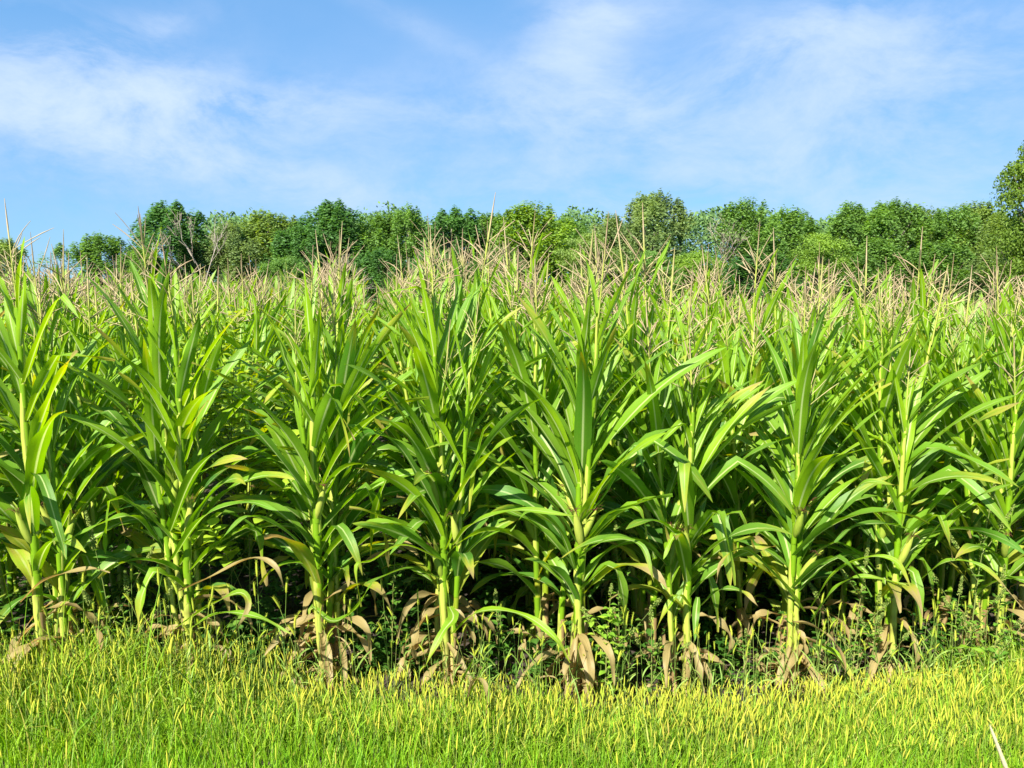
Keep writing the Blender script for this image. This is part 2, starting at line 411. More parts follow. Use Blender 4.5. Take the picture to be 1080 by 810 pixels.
HERO = {
 0: dict(h=2.42, label='tall corn plant with dead tan leaf arching low, front of row at left edge',
    leaves=[([(22, 635, 4.3), (48, 612, 4.2), (92, 600, 4.1), (116, 604, 4.1)], .035, 1, 0, 0, .5, .4),
            ([(20, 540, 4.3), (40, 500, 4.2), (62, 560, 4.05), (70, 590, 4.0)], .06, 0, .2, .2, .4, .3)]),
 1: dict(h=2.30, label='bushy corn plant with wide green lower leaves, front of second row from left',
    leaves=[([(186, 625, 4.4), (228, 606, 4.3), (265, 589, 4.2), (290, 597, 4.15), (300, 622, 4.1)], .04, 1, 0, 0, .5, .5),
            ([(188, 672, 4.4), (228, 648, 4.25), (270, 650, 4.1), (306, 668, 4.0)], .045, 0, .25, .5, .4, .4),
            ([(186, 662, 4.4), (220, 640, 4.3), (252, 625, 4.2), (262, 638, 4.15), (250, 664, 4.1)], .05, .12, .9, .6, .4, .6),
            ([(165, 570, 4.4), (140, 545, 4.2), (105, 553, 4.1), (68, 572, 4.0)], .075, 0, .1, .5, .35, .3),
            ([(182, 590, 4.4), (215, 545, 4.3), (260, 530, 4.2), (292, 538, 4.1)], .075, 0, 0, .3, .35, .4),
            ([(180, 560, 4.4), (205, 500, 4.2), (240, 470, 4.1), (290, 455, 4.0)], .08, 0, 0, .3, .35, .2)]),
 2: dict(h=2.34, label='slender corn plant with bare yellow-green stalk, front of third row from left',
    leaves=[([(330, 640, 4.5), (350, 655, 4.3), (372, 645, 4.2), (392, 615, 4.1)], .05, 0, 0, .5, .4, .5),
            ([(330, 590, 4.5), (300, 560, 4.3), (262, 545, 4.2), (232, 570, 4.1)], .07, 0, .1, .3, .4, .3),
            ([(330, 530, 4.5), (300, 490, 4.3), (275, 460, 4.2), (262, 448, 4.2)], .085, 0, 0, .25, .4, .4)]),
 3: dict(h=1.86, label='short corn plant, long pale leaf arching to the grass, front of fourth row from left',
    leaves=[([(478, 668, 4.65), (506, 645, 4.4), (550, 648, 4.2), (585, 672, 4.1), (601, 699, 4.1)], .05, .05, .3, .95, .35, .5),
            ([(474, 640, 4.65), (478, 652, 4.5), (466, 668, 4.4), (448, 704, 4.3)], .07, .02, .3, .75, .3, .3),
            ([(478, 575, 4.65), (500, 552, 4.4), (548, 538, 4.2), (612, 545, 4.0)], .055, 0, .2, .7, .5, .8),
            ([(464, 590, 4.65), (425, 575, 4.4), (392, 592, 4.2), (376, 598, 4.15), (381, 640, 4.1)], .055, .05, .3, .8, .4, .9),
            ([(464, 610, 4.65), (430, 600, 4.5), (400, 610, 4.4), (382, 618, 4.3)], .055, 0, .2, .4, .4, .5),
            ([(462, 540, 4.65), (440, 500, 4.5), (420, 470, 4.4), (395, 452, 4.3)], .08, 0, 0, .2, .4, .3)]),
 4: dict(h=2.16, label='corn plant, thick pale stalk, brown rags at its foot, front of fifth row from left',
    leaves=[([(606, 560, 4.8), (640, 520, 4.7), (668, 470, 4.6), (680, 500, 4.5)], .06, 0, .2, .2, .4, .6),
            ([(606, 600, 4.8), (590, 560, 4.6), (560, 540, 4.4), (538, 560, 4.3)], .05, 0, .2, .4, .4, .5),
            ([(608, 590, 4.8), (640, 570, 4.6), (676, 575, 4.5), (690, 615, 4.4)], .05, 0, .3, .4, .4, .6)]),
 5: dict(h=2.05, label='corn plant with husked ear and yellow hanging leaf, front of sixth row from left',
    leaves=[([(728, 640, 4.9), (716, 628, 4.75), (704, 640, 4.7), (690, 669, 4.65)], .055, .08, .5, .9, .3, .4),
            ([(736, 630, 4.9), (734, 650, 4.8), (733, 676, 4.75)], .05, 0, .1, .3, .5, .2),
            ([(738, 640, 4.9), (760, 622, 4.8), (785, 625, 4.7), (800, 640, 4.6)], .045, .1, .9, .2, .4, .5),
            ([(726, 600, 4.9), (716, 565, 4.7), (708, 570, 4.6), (700, 590, 4.55)], .055, 0, .1, .95, .3, .3)]),
 6: dict(h=1.90, label='corn plant, browned leaf curling left above brown rags, front of seventh row from left',
    leaves=[([(848, 645, 5.05), (822, 612, 4.9), (786, 580, 4.75), (762, 592, 4.7), (756, 615, 4.65)], .05, .18, .9, .4, .5, .7),
            ([(856, 640, 5.05), (880, 605, 4.9), (915, 588, 4.75), (945, 592, 4.7), (962, 622, 4.65)], .05, .04, .4, .9, .45, .6),
            ([(856, 655, 5.05), (880, 622, 4.9), (910, 608, 4.8), (960, 618, 4.7)], .045, 0, .3, .6, .45, .5),
            ([(860, 680, 5.05), (884, 692, 4.9), (903, 722, 4.8)], .055, .06, .6, 1, .3, .2),
            ([(852, 570, 5.05), (882, 545, 4.9), (910, 510, 4.8), (948, 512, 4.7)], .07, 0, .4, .5, .4, .5),
            ([(846, 680, 5.05), (835, 700, 4.9), (820, 730, 4.8)], .05, 1, 0, 0, .4, .4)]),
 7: dict(h=1.98, label='corn plant with long pale-tipped leaf arching right, front of eighth row from left',
    leaves=[([(970, 612, 5.2), (1000, 592, 5.0), (1040, 600, 4.9), (1079, 642, 4.8)], .045, .05, .9, .6, .45, .5),
            ([(958, 558, 5.2), (930, 552, 5.0), (900, 556, 4.9), (880, 572, 4.8)], .075, 0, .1, .2, .3, .2),
            ([(972, 575, 5.2), (1005, 540, 5.0), (1040, 520, 4.9), (1075, 508, 4.8)], .06, 0, .2, .5, .4, .4),
            ([(1000, 685, 5.0), (1020, 683, 4.9), (1046, 690, 4.8)], .04, 0, .2, .7, .4, .2)]),
 8: dict(h=2.0, label='corn plant half cut off by the right edge of the photo', leaves=[]),
}

pool_front, pool_deep = [], []
for i in range(9):
    sp = corn_spec(random.uniform(2.12, 2.38), random.randint(16, 19), random.uniform(-.5, .5), random.uniform(.92, 1.05), ears=1, greent=random.choice([0, .1, .35]), lean=(random.uniform(-.08, .08), random.uniform(-.08, .08)))
    pool_front.append(corn_meshes(sp)); 
for i in range(8):
    sp = corn_spec(random.uniform(2.05, 2.32), 16, random.uniform(-.6, .6), random.uniform(.92, 1.05), ears=1, n=11, dryness=.25, lo=.16, lean=(random.uniform(-.08, .08), random.uniform(-.08, .08)))
    pool_deep.append(corn_meshes(sp, True))
first_front, first_deep = [None] * 9, [None] * 8

def place(pool, first, i, loc, rz, sc, tilt):
    if first[i] is None:
        first[i] = corn_objects(pool[i], loc, rz, sc, tilt); return first[i]
    return dup(first[i], loc, rz, sc, tilt)

cands = []
for k in range(-8, 26):
    t = 0.0; j = 0
    while t < 9:
        p = rowpos(k, t)
        if abs(p[0] + ROW[0] * 0) < .68 * p[1] + .55:
            cands.append((float(np.hypot(*p)), k, j, t))
        t += random.uniform(.135, .20) if j > 3 else random.uniform(.045, .11); j += 1
cands.sort()
things = cands[:300]
THING_SET = {(k, j) for _, k, j, _ in things}
RMAX = things[-1][0]
for r_, k, j, t in things:
    p = rowpos(k, t) + R.normal(0, .022 if j in (0,) or j > 6 else .06, 2) * np.array([1, .6])
    # a hole in the second row, where tall weeds have taken over
    if k == 1 and .40 < t < 1.9: continue
    if k == 2 and .75 < t < 1.2: continue
    loc = (p[0], p[1], float(gz(p[0], p[1])))
    rz = YAW + random.choice([0, pi]) + random.gauss(0, .55)
    tilt = (random.gauss(0, .045), random.gauss(0, .045))
    tall = 1.0 - .03 * max(0, min(1, (3 - k) / 3)) + .08 * max(0, min(1, (k - 2.0) / 2.0))     # the rows on the left stand a little taller
    if j == 0 and k in HERO:
        tilt = (0, 0)
        hd = HERO[k]; base = np.array(loc)
        hero = [(hp(base, pts), w, d, tip, hue, fo, tw) for pts, w, d, tip, hue, fo, tw in hd['leaves']]
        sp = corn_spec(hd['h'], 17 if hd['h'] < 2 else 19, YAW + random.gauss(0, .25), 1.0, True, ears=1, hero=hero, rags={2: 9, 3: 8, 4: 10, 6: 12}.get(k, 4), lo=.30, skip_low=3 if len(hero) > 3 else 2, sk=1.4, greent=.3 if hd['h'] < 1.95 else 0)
        o = corn_objects(corn_meshes(sp), loc, 0, 1)
        tag(o, hd['label'], 'corn plant', 'corn plants at the front ends of the rows')
        continue
    if j <= 5 and -1 <= k <= 9 and t < .85:
        sc = random.uniform(.93, 1.05) * tall * (1.0 if k < 5 else .97) * (1.0 if k <= 0 else 1)
        if j >= 2: sc *= 1 + .05 * max(0, min(1, k / 3))
        if (k, j) == (1, 2): sc = 1.09
        o = place(pool_front, first_front, random.randrange(9), loc, rz, sc, tilt)
        if (k, j) == (1, 2): tag(o, 'tallest corn plant, tassel spike reaching up to the tree tops, second row from left', 'corn plant', 'corn plants close behind the front ends of the rows')
        elif k in ORD and j in (1, 2, 3, 4):
            w = {1: 'second', 2: 'third', 3: 'fourth', 4: 'fifth'}[j]
            tag(o, f'green tasselled corn plant, {w} in from the grass, {ORD[k]}', 'corn plant', 'corn plants close behind the front ends of the rows')
        else:
            nm = ORD.get(k, 'rows outside the left edge' if k < 0 else 'rows outside the right edge')
            tag(o, f'green corn plant sixth in from the grass, {nm}' if k in ORD else f'green corn plant near the grass, {nm}', 'corn plant', f'corn plants near the grass, {nm}')
    else:
        sc = random.uniform(.93, 1.06) * tall * (1.045 if t < 3.5 else 1.0)
        o = place(pool_deep, first_deep, random.randrange(8), loc, rz, sc, tilt)
        nm = ORD.get(k, 'rows left of the picture' if k < 0 else 'rows right of the picture')
        tag(o, f'corn plant deeper in the field, mostly hidden, {nm}', 'corn plant', f'corn plants deeper in the field, {nm}')

# ---- the rest of the field, past counting: one object
def low_plant(nleaf, n, nu, nb, lo):
    g = G(); H = random.uniform(1.85, 2.12); hs = H * .90
    V, Q = tubes(np.array([[[0, 0, lo], [0, 0, hs * .5], [0, 0, hs]]]), np.array([[.013, .011, .005]]), 4); 
    g.add(V, Q, tube_uv(1, 3, 4), 0, .8)
    a0 = random.uniform(0, 6.28)
    for i in range(nleaf):
        f = .25 + .75 * i / (nleaf - 1); az = a0 + pi * (i % 2) + random.gauss(0, .4)
        C = leaf_curve(np.array([0, 0, hs * f]), az, radians(38 - 24 * f), radians(random.uniform(.5, 1.2) * (95 - 75 * f)), random.uniform(.5, .75), n)
        g.add(*blade_surface(C, az, random.uniform(.07, .09), .4, .008, random.gauss(0, .4), 0, max(0, random.gauss(.35 + .35 * f, .2)), nu))
    gt = G(); tassel_geo(gt, np.array([0, 0, hs + .10]), random.uniform(.26, .36), nb, 3, 3)
    return g.arrays(), gt.arrays()

def scatter(variants, xy, wide, out_leaf, out_tas):
    which = R.integers(0, len(variants), len(xy)); rz = R.uniform(0, 6.28, len(xy)); sc = R.uniform(.9, 1.06, len(xy))
    for v, (A, B) in enumerate(variants):
        idx = np.where(which == v)[0]
        if not len(idx): continue
        for arr, out in ((A, out_leaf), (B, out_tas)):
            V, Q, L, D, H = arr; m = len(V); k = len(idx)
            c, s = np.cos(rz[idx])[:, None], np.sin(rz[idx])[:, None]; z = sc[idx][:, None]
            X = (V[:, 0] * c - V[:, 1] * s) * z * wide + xy[idx, 0][:, None]
            Yy = (V[:, 0] * s + V[:, 1] * c) * z * wide + xy[idx, 1][:, None]
            Z = V[:, 2] * z + gz(xy[idx, 0], xy[idx, 1])[:, None]
            VV = np.stack([X, Yy, Z], -1).reshape(-1, 3)
            QQ = (Q[None] + (np.arange(k) * m)[:, None, None]).reshape(-1, 4)
            LL = np.tile(L, (k, 1)); LL[:, 2] = (LL[:, 2] + np.repeat(R.random(k), m)) % 1
            out.add(VV, QQ, LL, np.tile(D, k), np.tile(H, k))

fl, ft = G(), G()
zones = [(RMAX, 19, .17, 1.0, [low_plant(10, 6, 3, 9, .1) for _ in range(7)]),
         (19, 36, .30, 1.25, [low_plant(7, 4, 3, 9, .7) for _ in range(6)]),
         (36, 76, .70, 1.7, [low_plant(6, 3, 3, 9, 1.0) for _ in range(6)])]
for r0, r1, dt, wide, var in zones:
    pts = []
    for k in range(-60, 110):
        tmax = 80
        ts = np.cumsum(R.uniform(dt * .8, dt * 1.2, int(tmax / dt)))
        p = P0 + EDGE * .76 * k + ROW * ts[:, None] + R.normal(0, .03, (len(ts), 2))
        d = np.hypot(p[:, 0], p[:, 1])
        ok = (d > r0 + .02) & (d <= r1) & (np.abs(p[:, 0]) < .70 * p[:, 1] + 1.6) & (p[:, 1] < 66)
        pts.append(p[ok])
    scatter(var, np.concatenate(pts), wide, fl, ft)
cf = link('corn_field', fl.mesh('corn_field', M_LEAF))
tag(cf, 'rest of the green corn field stretching back to the trees', 'corn field', kind='stuff')
tso = link('tassels', ft.mesh('field_tassels', M_TASSEL), cf); tso['kind'] = 'stuff'

# ---- a young corn shoot in the grass
b = pix(492, 752, 4.25); b[2] = float(gz(b[0], b[1]))
sh = G(); root = empty('corn_shoot', b)
tag(root, 'young corn shoot with two upright leaves and one bleached hanging leaf in the grass', 'corn shoot')
for pts, w, d, tip in (([(490, 752, 4.25), (500, 725, 4.22), (520, 686, 4.18)], .05, 0, .1), ([(488, 752, 4.25), (486, 725, 4.22), (502, 690, 4.2)], .04, 0, .1),
                       ([(492, 752, 4.25), (498, 722, 4.2), (508, 717, 4.15), (515, 735, 4.12), (512, 766, 4.1)], .035, .9, 0)):
    C = catmull([pix(*q) - b for q in pts], 14); gl = G()
    gl.add(*blade_surface(C, atan2(C[-1][1], C[-1][0]), w, .45, .006, .4, d, .5, 5, tip)); link('leaf', gl.mesh('shoot_leaf', M_LEAF), root)

# ------------------------------------------------------------------ ground
def sheet(name, xs, ys, zf, mat):
    X, Y = np.meshgrid(xs, ys, indexing='ij'); Z = zf(X, Y)
    g = G(); g.add(np.stack([X, Y, Z], -1).reshape(-1, 3), grid_quads(len(xs), len(ys))[:, ::-1]); 
    return link(name, g.mesh(name, mat))
ys = np.concatenate([np.linspace(-40, 2, 8), np.linspace(2.3, 7, 60), np.linspace(7.5, 80, 60), np.linspace(100, 900, 12)])
xs = np.concatenate([np.linspace(-600, -12, 14), np.linspace(-11, 11, 90), np.linspace(12, 600, 14)])
def zf(X, Y): return gz(X, Y) + .018 * np.sin(X * 5.1 + Y * 3) * np.sin(Y * 7.3 - X) * ((Y > 2) & (Y < 9))
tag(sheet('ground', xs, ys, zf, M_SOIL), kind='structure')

# ------------------------------------------------------------------ grass verge
def edge_dist(x, y):                                   # >0 inside the field, along the rows
    return (x - P0[0]) * ROW[0] + (y - P0[1]) * ROW[1]
def lawn_line(x): return 3.62 + .085 * (x + 2.3)      # beyond it the grass is left to go to seed

def blades(N_, xy, h, w, lean, az, curl, hue):
    lv = 5; s = np.linspace(0, 1, lv)
    base = np.c_[xy, zf(xy[:, 0], xy[:, 1]) - .01]
    d = np.stack([np.cos(az), np.sin(az), np.zeros(N_)], 1)
    th = lean[:, None] + curl[:, None] * s
    seg = h[:, None] / (lv - 1)
    hor = np.cumsum(np.c_[np.zeros(N_), (np.sin(th) * seg)[:, :-1]], 1); ver = np.cumsum(np.c_[np.zeros(N_), (np.cos(th) * seg)[:, :-1]], 1)
    C = base[:, None] + d[:, None] * hor[..., None]; C[..., 2] += ver
    sa = az + pi / 2 + R.normal(0, .8, N_)
    S = np.stack([np.cos(sa), np.sin(sa), np.zeros(N_)], 1)
    ww = w[:, None] * np.array([.7, 1, .85, .55, .08])
    V = np.stack([C - S[:, None] * ww[..., None] / 2, C + S[:, None] * ww[..., None] / 2], 2)
    q = grid_quads(lv, 2); Q = (q[None] + (np.arange(N_) * lv * 2)[:, None, None]).reshape(-1, 4)
    L = np.zeros((N_, lv, 2, 3)); L[..., 0] = [-1, 1]; L[..., 1] = s[None, :, None]; L[..., 2] = R.random(N_)[:, None, None]
    return V.reshape(-1, 3), Q, L.reshape(-1, 3), None, np.repeat(hue, lv * 2)

gg = G()
n = 150000
xy = np.c_[R.uniform(-4.2, 4.6, n), R.uniform(2.3, 6.4, n)]
e = edge_dist(xy[:, 0], xy[:, 1])
elim = -.16 + .22 * np.clip((-.6 - xy[:, 0]) / 1.2, 0, 1) + .20 * np.clip((xy[:, 0] - 2.4) / .6, 0, 1) + .10 * np.sin(xy[:, 0] * 3.7) * np.sin(xy[:, 0] * 9.1 + 1)
keep = (np.abs(xy[:, 0]) < .70 * xy[:, 1] + .3) & ((e < elim) | (R.random(n) < np.clip(.35 - (e - elim) * .8, 0, 1) * .30)) & (e < .9)
xy = xy[keep]; e = e[keep]; n = len(xy)
tall = np.clip((xy[:, 1] - lawn_line(xy[:, 0])) / .25, 0, 1)
clump = .5 + .5 * np.sin(xy[:, 0] * 4.1 + np.sin(xy[:, 1] * 5) * 1.3) * np.sin(xy[:, 1] * 6.3 + xy[:, 0] * 1.7)
leftup = np.clip((-1.1 - xy[:, 0]) / .9, 0, 1)
h = (.10 + .07 * R.random(n)) + tall * (.03 + .11 * R.random(n)) * (.6 + .6 * clump) + tall * leftup * np.clip((e + .75) / .5, 0, 1) * .30 * R.random(n) ** 1.3
nearedge = np.clip((e + .65) / .45, 0, 1) * (1 - leftup) * np.clip((3.2 - xy[:, 0]) / .8, 0, 1)
h = h * (1 - .58 * nearedge) * np.where(R.random(n) < .12, R.uniform(1.1, 1.9, n), 1)
hue = np.where(R.random(n) < .10 + .12 * tall, R.random(n), R.random(n) * .25 * tall)
gg.add(*blades(n, xy, h, R.uniform(.0035, .0075, n) * (1 + .4 * tall), np.abs(R.normal(0, .22, n)), R.uniform(0, 6.28, n), np.abs(R.normal(.35, .5, n)) * (1 + tall * .8), hue))
m = 5200
xe = np.c_[R.uniform(-4, 4.4, m), R.uniform(3.3, 6, m)]; ee = edge_dist(xe[:, 0], xe[:, 1])
pr = np.clip((-.9 - xe[:, 0]) / 1.0, .16, 1) * (.4 + .6 * (np.sin(xe[:, 0] * 5.3 + 1) > -.2))
kk_ = (R.random(m) < pr) & (ee < .12) & (ee > -.75) & (np.abs(xe[:, 0]) < .7 * xe[:, 1] + .2); xe = xe[kk_]; m = len(xe)
gg.add(*blades(m, xe, R.uniform(.20, .44, m) * np.where(xe[:, 0] < -1, 1, .72), R.uniform(.005, .010, m), np.abs(R.normal(.1, .2, m)), R.uniform(0, 6.28, m), np.abs(R.normal(.9, .7, m)), np.where(R.random(m) < .15, R.random(m), 0)))
gr = link('grass', gg.mesh('grass', M_GRASS))
tag(gr, 'bright green grass verge growing along the front of the corn', 'grass', kind='stuff')

# ---- foxtails
def fox_curves(n_, H, az, lean, droop, headL):
    lv = 5; s = np.linspace(0, 1, lv)
    d = np.stack([np.cos(az), np.sin(az), np.zeros(n_)], 1)
    stem = d[:, None] * (np.sin(lean)[:, None] * H[:, None] * s ** 1.6)[..., None]
    stem = stem + np.stack([0 * s * H[:, None], 0 * s * H[:, None], H[:, None] * s * np.cos(lean * .6)[:, None]], -1)
    T = unit(stem[:, -1] - stem[:, -2])
    hl = 6; t = np.linspace(0, 1, hl)
    hd = stem[:, -1][:, None] + T[:, None] * (t * headL[:, None])[..., None] + d[:, None] * ((t ** 2) * (droop * headL)[:, None])[..., None]
    hd[..., 2] -= (t ** 2) * (droop * headL * .4)[:, None]
    return stem, hd

HEADR = np.array([.45, .95, 1.0, .95, .75, .2])
n = 5400
xy = np.c_[R.uniform(-4.0, 4.6, n * 6), R.uniform(2.9, 5.6, n * 6)]
e = edge_dist(xy[:, 0], xy[:, 1]); ll = xy[:, 1] - lawn_line(xy[:, 0])
clump = np.clip(.5 + .35 * np.sin(xy[:, 0] * 3.3 + 1.2) * np.sin(xy[:, 0] * 1.3 + xy[:, 1] * 5) + .35 * np.sin(xy[:, 0] * 8.7 + 2) * np.sin(xy[:, 1] * 11 + xy[:, 0] * 3), 0, 1)
keep = (e < np.where(xy[:, 0] < -1, .05, -.10)) & (R.random(n * 6) < np.clip(ll / .35 + .12, 0.03, 1) * (.25 + .75 * clump ** 1.5)) & (np.abs(xy[:, 0]) < .7 * xy[:, 1] + .2)
xy = xy[keep][:n]; e = e[keep][:n]; n = len(xy)
H = R.uniform(.11, .27, n) * (1 - .5 * np.clip((e + .6) / .45, 0, 1) * (xy[:, 0] > -1.2)) + np.clip((-1 - xy[:, 0]) / 1.0, 0, 1) * .14 * R.random(n)
az = R.uniform(0, 6.28, n)
stem, hd = fox_curves(n, H, az, np.abs(R.normal(.08, .12, n)), R.uniform(0, .22, n), R.uniform(.045, .10, n))
o3 = np.c_[xy, gz(xy[:, 0], xy[:, 1])][:, None]
fs, fh = G(), G()
V, Q = tubes(stem + o3, .0011, 3); fs.add(V, Q, tube_uv(n, 5, 3))
V, Q = tubes(hd + o3, HEADR[None] * R.uniform(.0028, .0044, n)[:, None] * R.uniform(.85, 1.15, (n, 6)), 5); fh.add(V, Q, tube_uv(n, 6, 5), None, np.repeat(np.clip(R.normal(.0, .25, n), 0, 1), 30))
fx = link('foxtails', fh.mesh('foxtails', M_FOX)); tag(fx, 'low mass of yellow foxtail seed heads over the grass verge', 'foxtails', kind='stuff')
so = link('stems', fs.mesh('foxtail_stems', M_FSTEM), fx); so['kind'] = 'stuff'

def fox_protos(k, Hm):
    out = []
    for i in range(k):
        H = np.array([random.uniform(*Hm)])
        st, hh = fox_curves(1, H, np.array([0.0]), np.array([abs(random.gauss(.08, .14))]), np.array([random.uniform(0, .5)]), np.array([random.uniform(.06, .11)]))
        a, b_ = G(), G()
        V, Q = tubes(st, np.linspace(.0019, .0012, 5)[None], 4); a.add(V, Q, tube_uv(1, 5, 4))
        V, Q = tubes(hh, HEADR[None] * random.uniform(.0042, .006), 7); b_.add(V, Q, tube_uv(1, 6, 7))
        # bristles round the head
        m = 150; tpos = R.random(m) * 4.8; i0 = tpos.astype(int); P = hh[0][i0] + (hh[0][i0 + 1] - hh[0][i0]) * (tpos - i0)[:, None]
        D = unit(np.c_[R.normal(0, 1, (m, 2)), R.uniform(.6, 1.6, m)]); W = unit(np.cross(D, R.normal(0, 1, (m, 3)))) * .0005
        E = P + D * R.uniform(.008, .015, m)[:, None]
        b_.add(np.stack([P - W, P + W, E + W * .3, E - W * .3], 1).reshape(-1, 3), np.arange(m * 4).reshape(-1, 4), None, None, .1)
        # two narrow leaves on the stem
        for q in range(2):
            C = leaf_curve(st[0][1 + q], random.uniform(0, 6.28), .4, random.uniform(.6, 1.6), random.uniform(.10, .2), 6)
            Vv, Qq, Ll, Dd, Hh = blade_surface(C, random.uniform(0, 6), .007, .3, .001, .3, 0, 0, 3); a.add(Vv, Qq, Ll)
        out.append((a.mesh('foxtail_stem', M_FSTEM), b_.mesh('foxtail_head', M_FOX)))
    return out

fp = fox_protos(10, (.36, .62)); ffirst = [None] * 10
ROWDESC = ['left edge', 'second', 'third', 'fourth', 'fifth', 'sixth', 'seventh', 'eighth', 'right edge']
cnt = 0
while cnt < 290:
    kk = random.uniform(-.6, 8.4); tt = -abs(random.gauss(0, .20)) - .02
    p = rowpos(kk, tt)
    if p[1] < lawn_line(p[0]) + .15 or abs(p[0]) > .66 * p[1]: continue
    i = random.randrange(10); rz = random.uniform(0, 6.28); sc = random.uniform(.70, 1.1) * (1.12 if p[0] < -1 else .95)
    if ffirst[i] is None:
        o = empty('foxtail', (p[0], p[1], float(gz(*p))), rz, sc); link('stem', fp[i][0], o); link('seed_head', fp[i][1], o); ffirst[i] = o
    else: o = dup(ffirst[i], (p[0], p[1], float(gz(*p))), rz, sc)
    q = int(max(0, min(7, math.floor(kk))))
    a, b2 = ORD[q], ORD[q + 1]
    tag(o, f'tall foxtail stalk before the dark gap after the {a}', 'foxtail', f'tall foxtails right of the {a}')
    cnt += 1
# the pale one close to the camera
b = pix(1066, 850, 2.75)
b[2] = float(gz(b[0], b[1])); root = empty('foxtail', tuple(b)); tag(root, 'pale bleached foxtail close to the camera at the bottom right corner', 'foxtail')
top, low = pix(1044, 765, 2.72) - b, pix(1063, 815, 2.75) - b
a, b_ = G(), G()
V, Q = tubes(np.array([[[0, 0, 0], [0.0, 0, low[2] * .5], low]]), np.array([[.002, .0018, .0015]]), 5); a.add(V, Q, tube_uv(1, 3, 5))
t = np.linspace(0, 1, 12)[:, None]; P = low + (top - low) * t
V, Q = tubes(P[None], (np.interp(t[:, 0], [0, .1, .6, .9, 1], [.003, .0075, .0065, .004, .001]) * R.uniform(.85, 1.15, 12))[None], 8); b_.add(V, Q, tube_uv(1, 12, 8), None, 0)
m = 500; PP = low + (top - low) * R.random(m)[:, None]; D = unit(unit(top - low) * 1.4 + R.normal(0, .8, (m, 3))); W = unit(np.cross(D, R.normal(0, 1, (m, 3)))) * .0003
E = PP + D * R.uniform(.008, .015, m)[:, None]; b_.add(np.stack([PP - W, PP + W, E + W * .3, E - W * .3], 1).reshape(-1, 3), np.arange(m * 4).reshape(-1, 4))
link('stem', a.mesh('foxtail_stem', M_FSTEM), root)
M_PALE = mat_simple('bleached_foxtail', (.50, .44, .24), (.66, .58, .36), 60, .9, .25, 1.1)
link('seed_head', b_.mesh('foxtail_head', M_PALE), root)

# ------------------------------------------------------------------ weeds
def ovate(g, p, az, el, L, W, droop, hue=0.0):
    C = leaf_curve(p, az, pi / 2 - el, droop, L, 6, 1.3)
    n_ = len(C); s = np.linspace(0, 1, n_)
    T = unit(np.gradient(C, axis=0)); S = np.array([-sin(az), cos(az), 0.]) * np.ones((n_, 1)); Nn = np.cross(T, S)
    w = W / 2 * np.array([.12, .25, .95, 1.0, .75, .38, .03])[:n_]
    V = np.stack([C + S * (u * w)[:, None] + Nn * (abs(u) * w * .3)[:, None] for u in (-1, 0, 1)], 1)
    L_ = np.zeros((n_, 3, 3)); L_[..., 0] = [-1, 0, 1]; L_[..., 1] = s[:, None]; L_[..., 2] = random.random()
    g.add(V.reshape(-1, 3), grid_quads(n_, 3), L_.reshape(-1, 3), 0, hue)

def weed(name, loc, H, nl, leafL, leafW, spike, label, cat, color, branches=0, group=None, droop=.9, hue=.2, fmin=.12):
    root = empty(name, loc); tag(root, label, cat, group)
    gs, gf = G(), G(); spikes = []
    def stem(b, d, Hh, r, nleaf, sp):
        z = np.linspace(0, 1, 8)[:, None]
        bow = np.array([random.gauss(0, .05), random.gauss(0, .05), 0]) * Hh
        P = b + d * Hh * z + bow * z ** 2
        V, Q = tubes(P[None], np.linspace(r, r * .35, 8)[None], 5); gs.add(V, Q, tube_uv(1, 8, 5))
        for i in range(nleaf):
            f = fmin + (.97 - fmin) * i / max(nleaf - 1, 1); c = P[min(int(f * 7), 6)] + (P[min(int(f * 7) + 1, 7)] - P[min(int(f * 7), 6)]) * (f * 7 % 1)
            sz = (1.1 - .55 * f) * random.uniform(.75, 1.2)
            ovate(gf, c, i * 2.4 + random.uniform(-.4, .4), random.uniform(.1, .7), leafL * sz, leafW * sz, random.uniform(.3, 1) * droop, max(0, random.gauss(hue, .2)))
        if sp > 0:
            m = int(420 * sp / .2); f = R.random(m); top = P[-1]; dd = unit(P[-1] - P[-2])
            rr = (.004 + .012 * (1 - f) ** .7) * random.uniform(.8, 1.2)
            PP = top + dd * ((f - .25) * sp)[:, None] + unit(R.normal(0, 1, (m, 3))) * rr[:, None]
            A = unit(R.normal(0, 1, (m, 3))) * .0055; B = unit(np.cross(A, R.normal(0, 1, (m, 3)))) * .003
            gw = G(); spikes.append(gw)
            gw.add(np.stack([PP - A, PP + B, PP + A, PP - B], 1).reshape(-1, 3), np.arange(m * 4).reshape(-1, 4), np.repeat(np.c_[np.zeros((m, 2)), R.random(m)], 4, 0))
        return P
    P = stem(np.zeros(3), np.array([0, 0, 1.]), H, .005, nl, spike)
    for i in range(branches):
        f = random.uniform(.25, .8); az = i * 2.4
        stem(P[int(f * 7)], unit(np.array([cos(az) * .7, sin(az) * .7, 1.0])), H * (1 - f) * random.uniform(.5, .85), .003, max(nl // 3, 4), spike * .55)
    link('stem', gs.mesh('weed_stem', M_WSTEM), root)
    f = link('foliage', gf.mesh('weed_foliage', M_WEED), root); f.color = (*color, 1)
    for gw in spikes: link('flower_spike', gw.mesh('weed_flower', M_WFLOW), root)
    return root

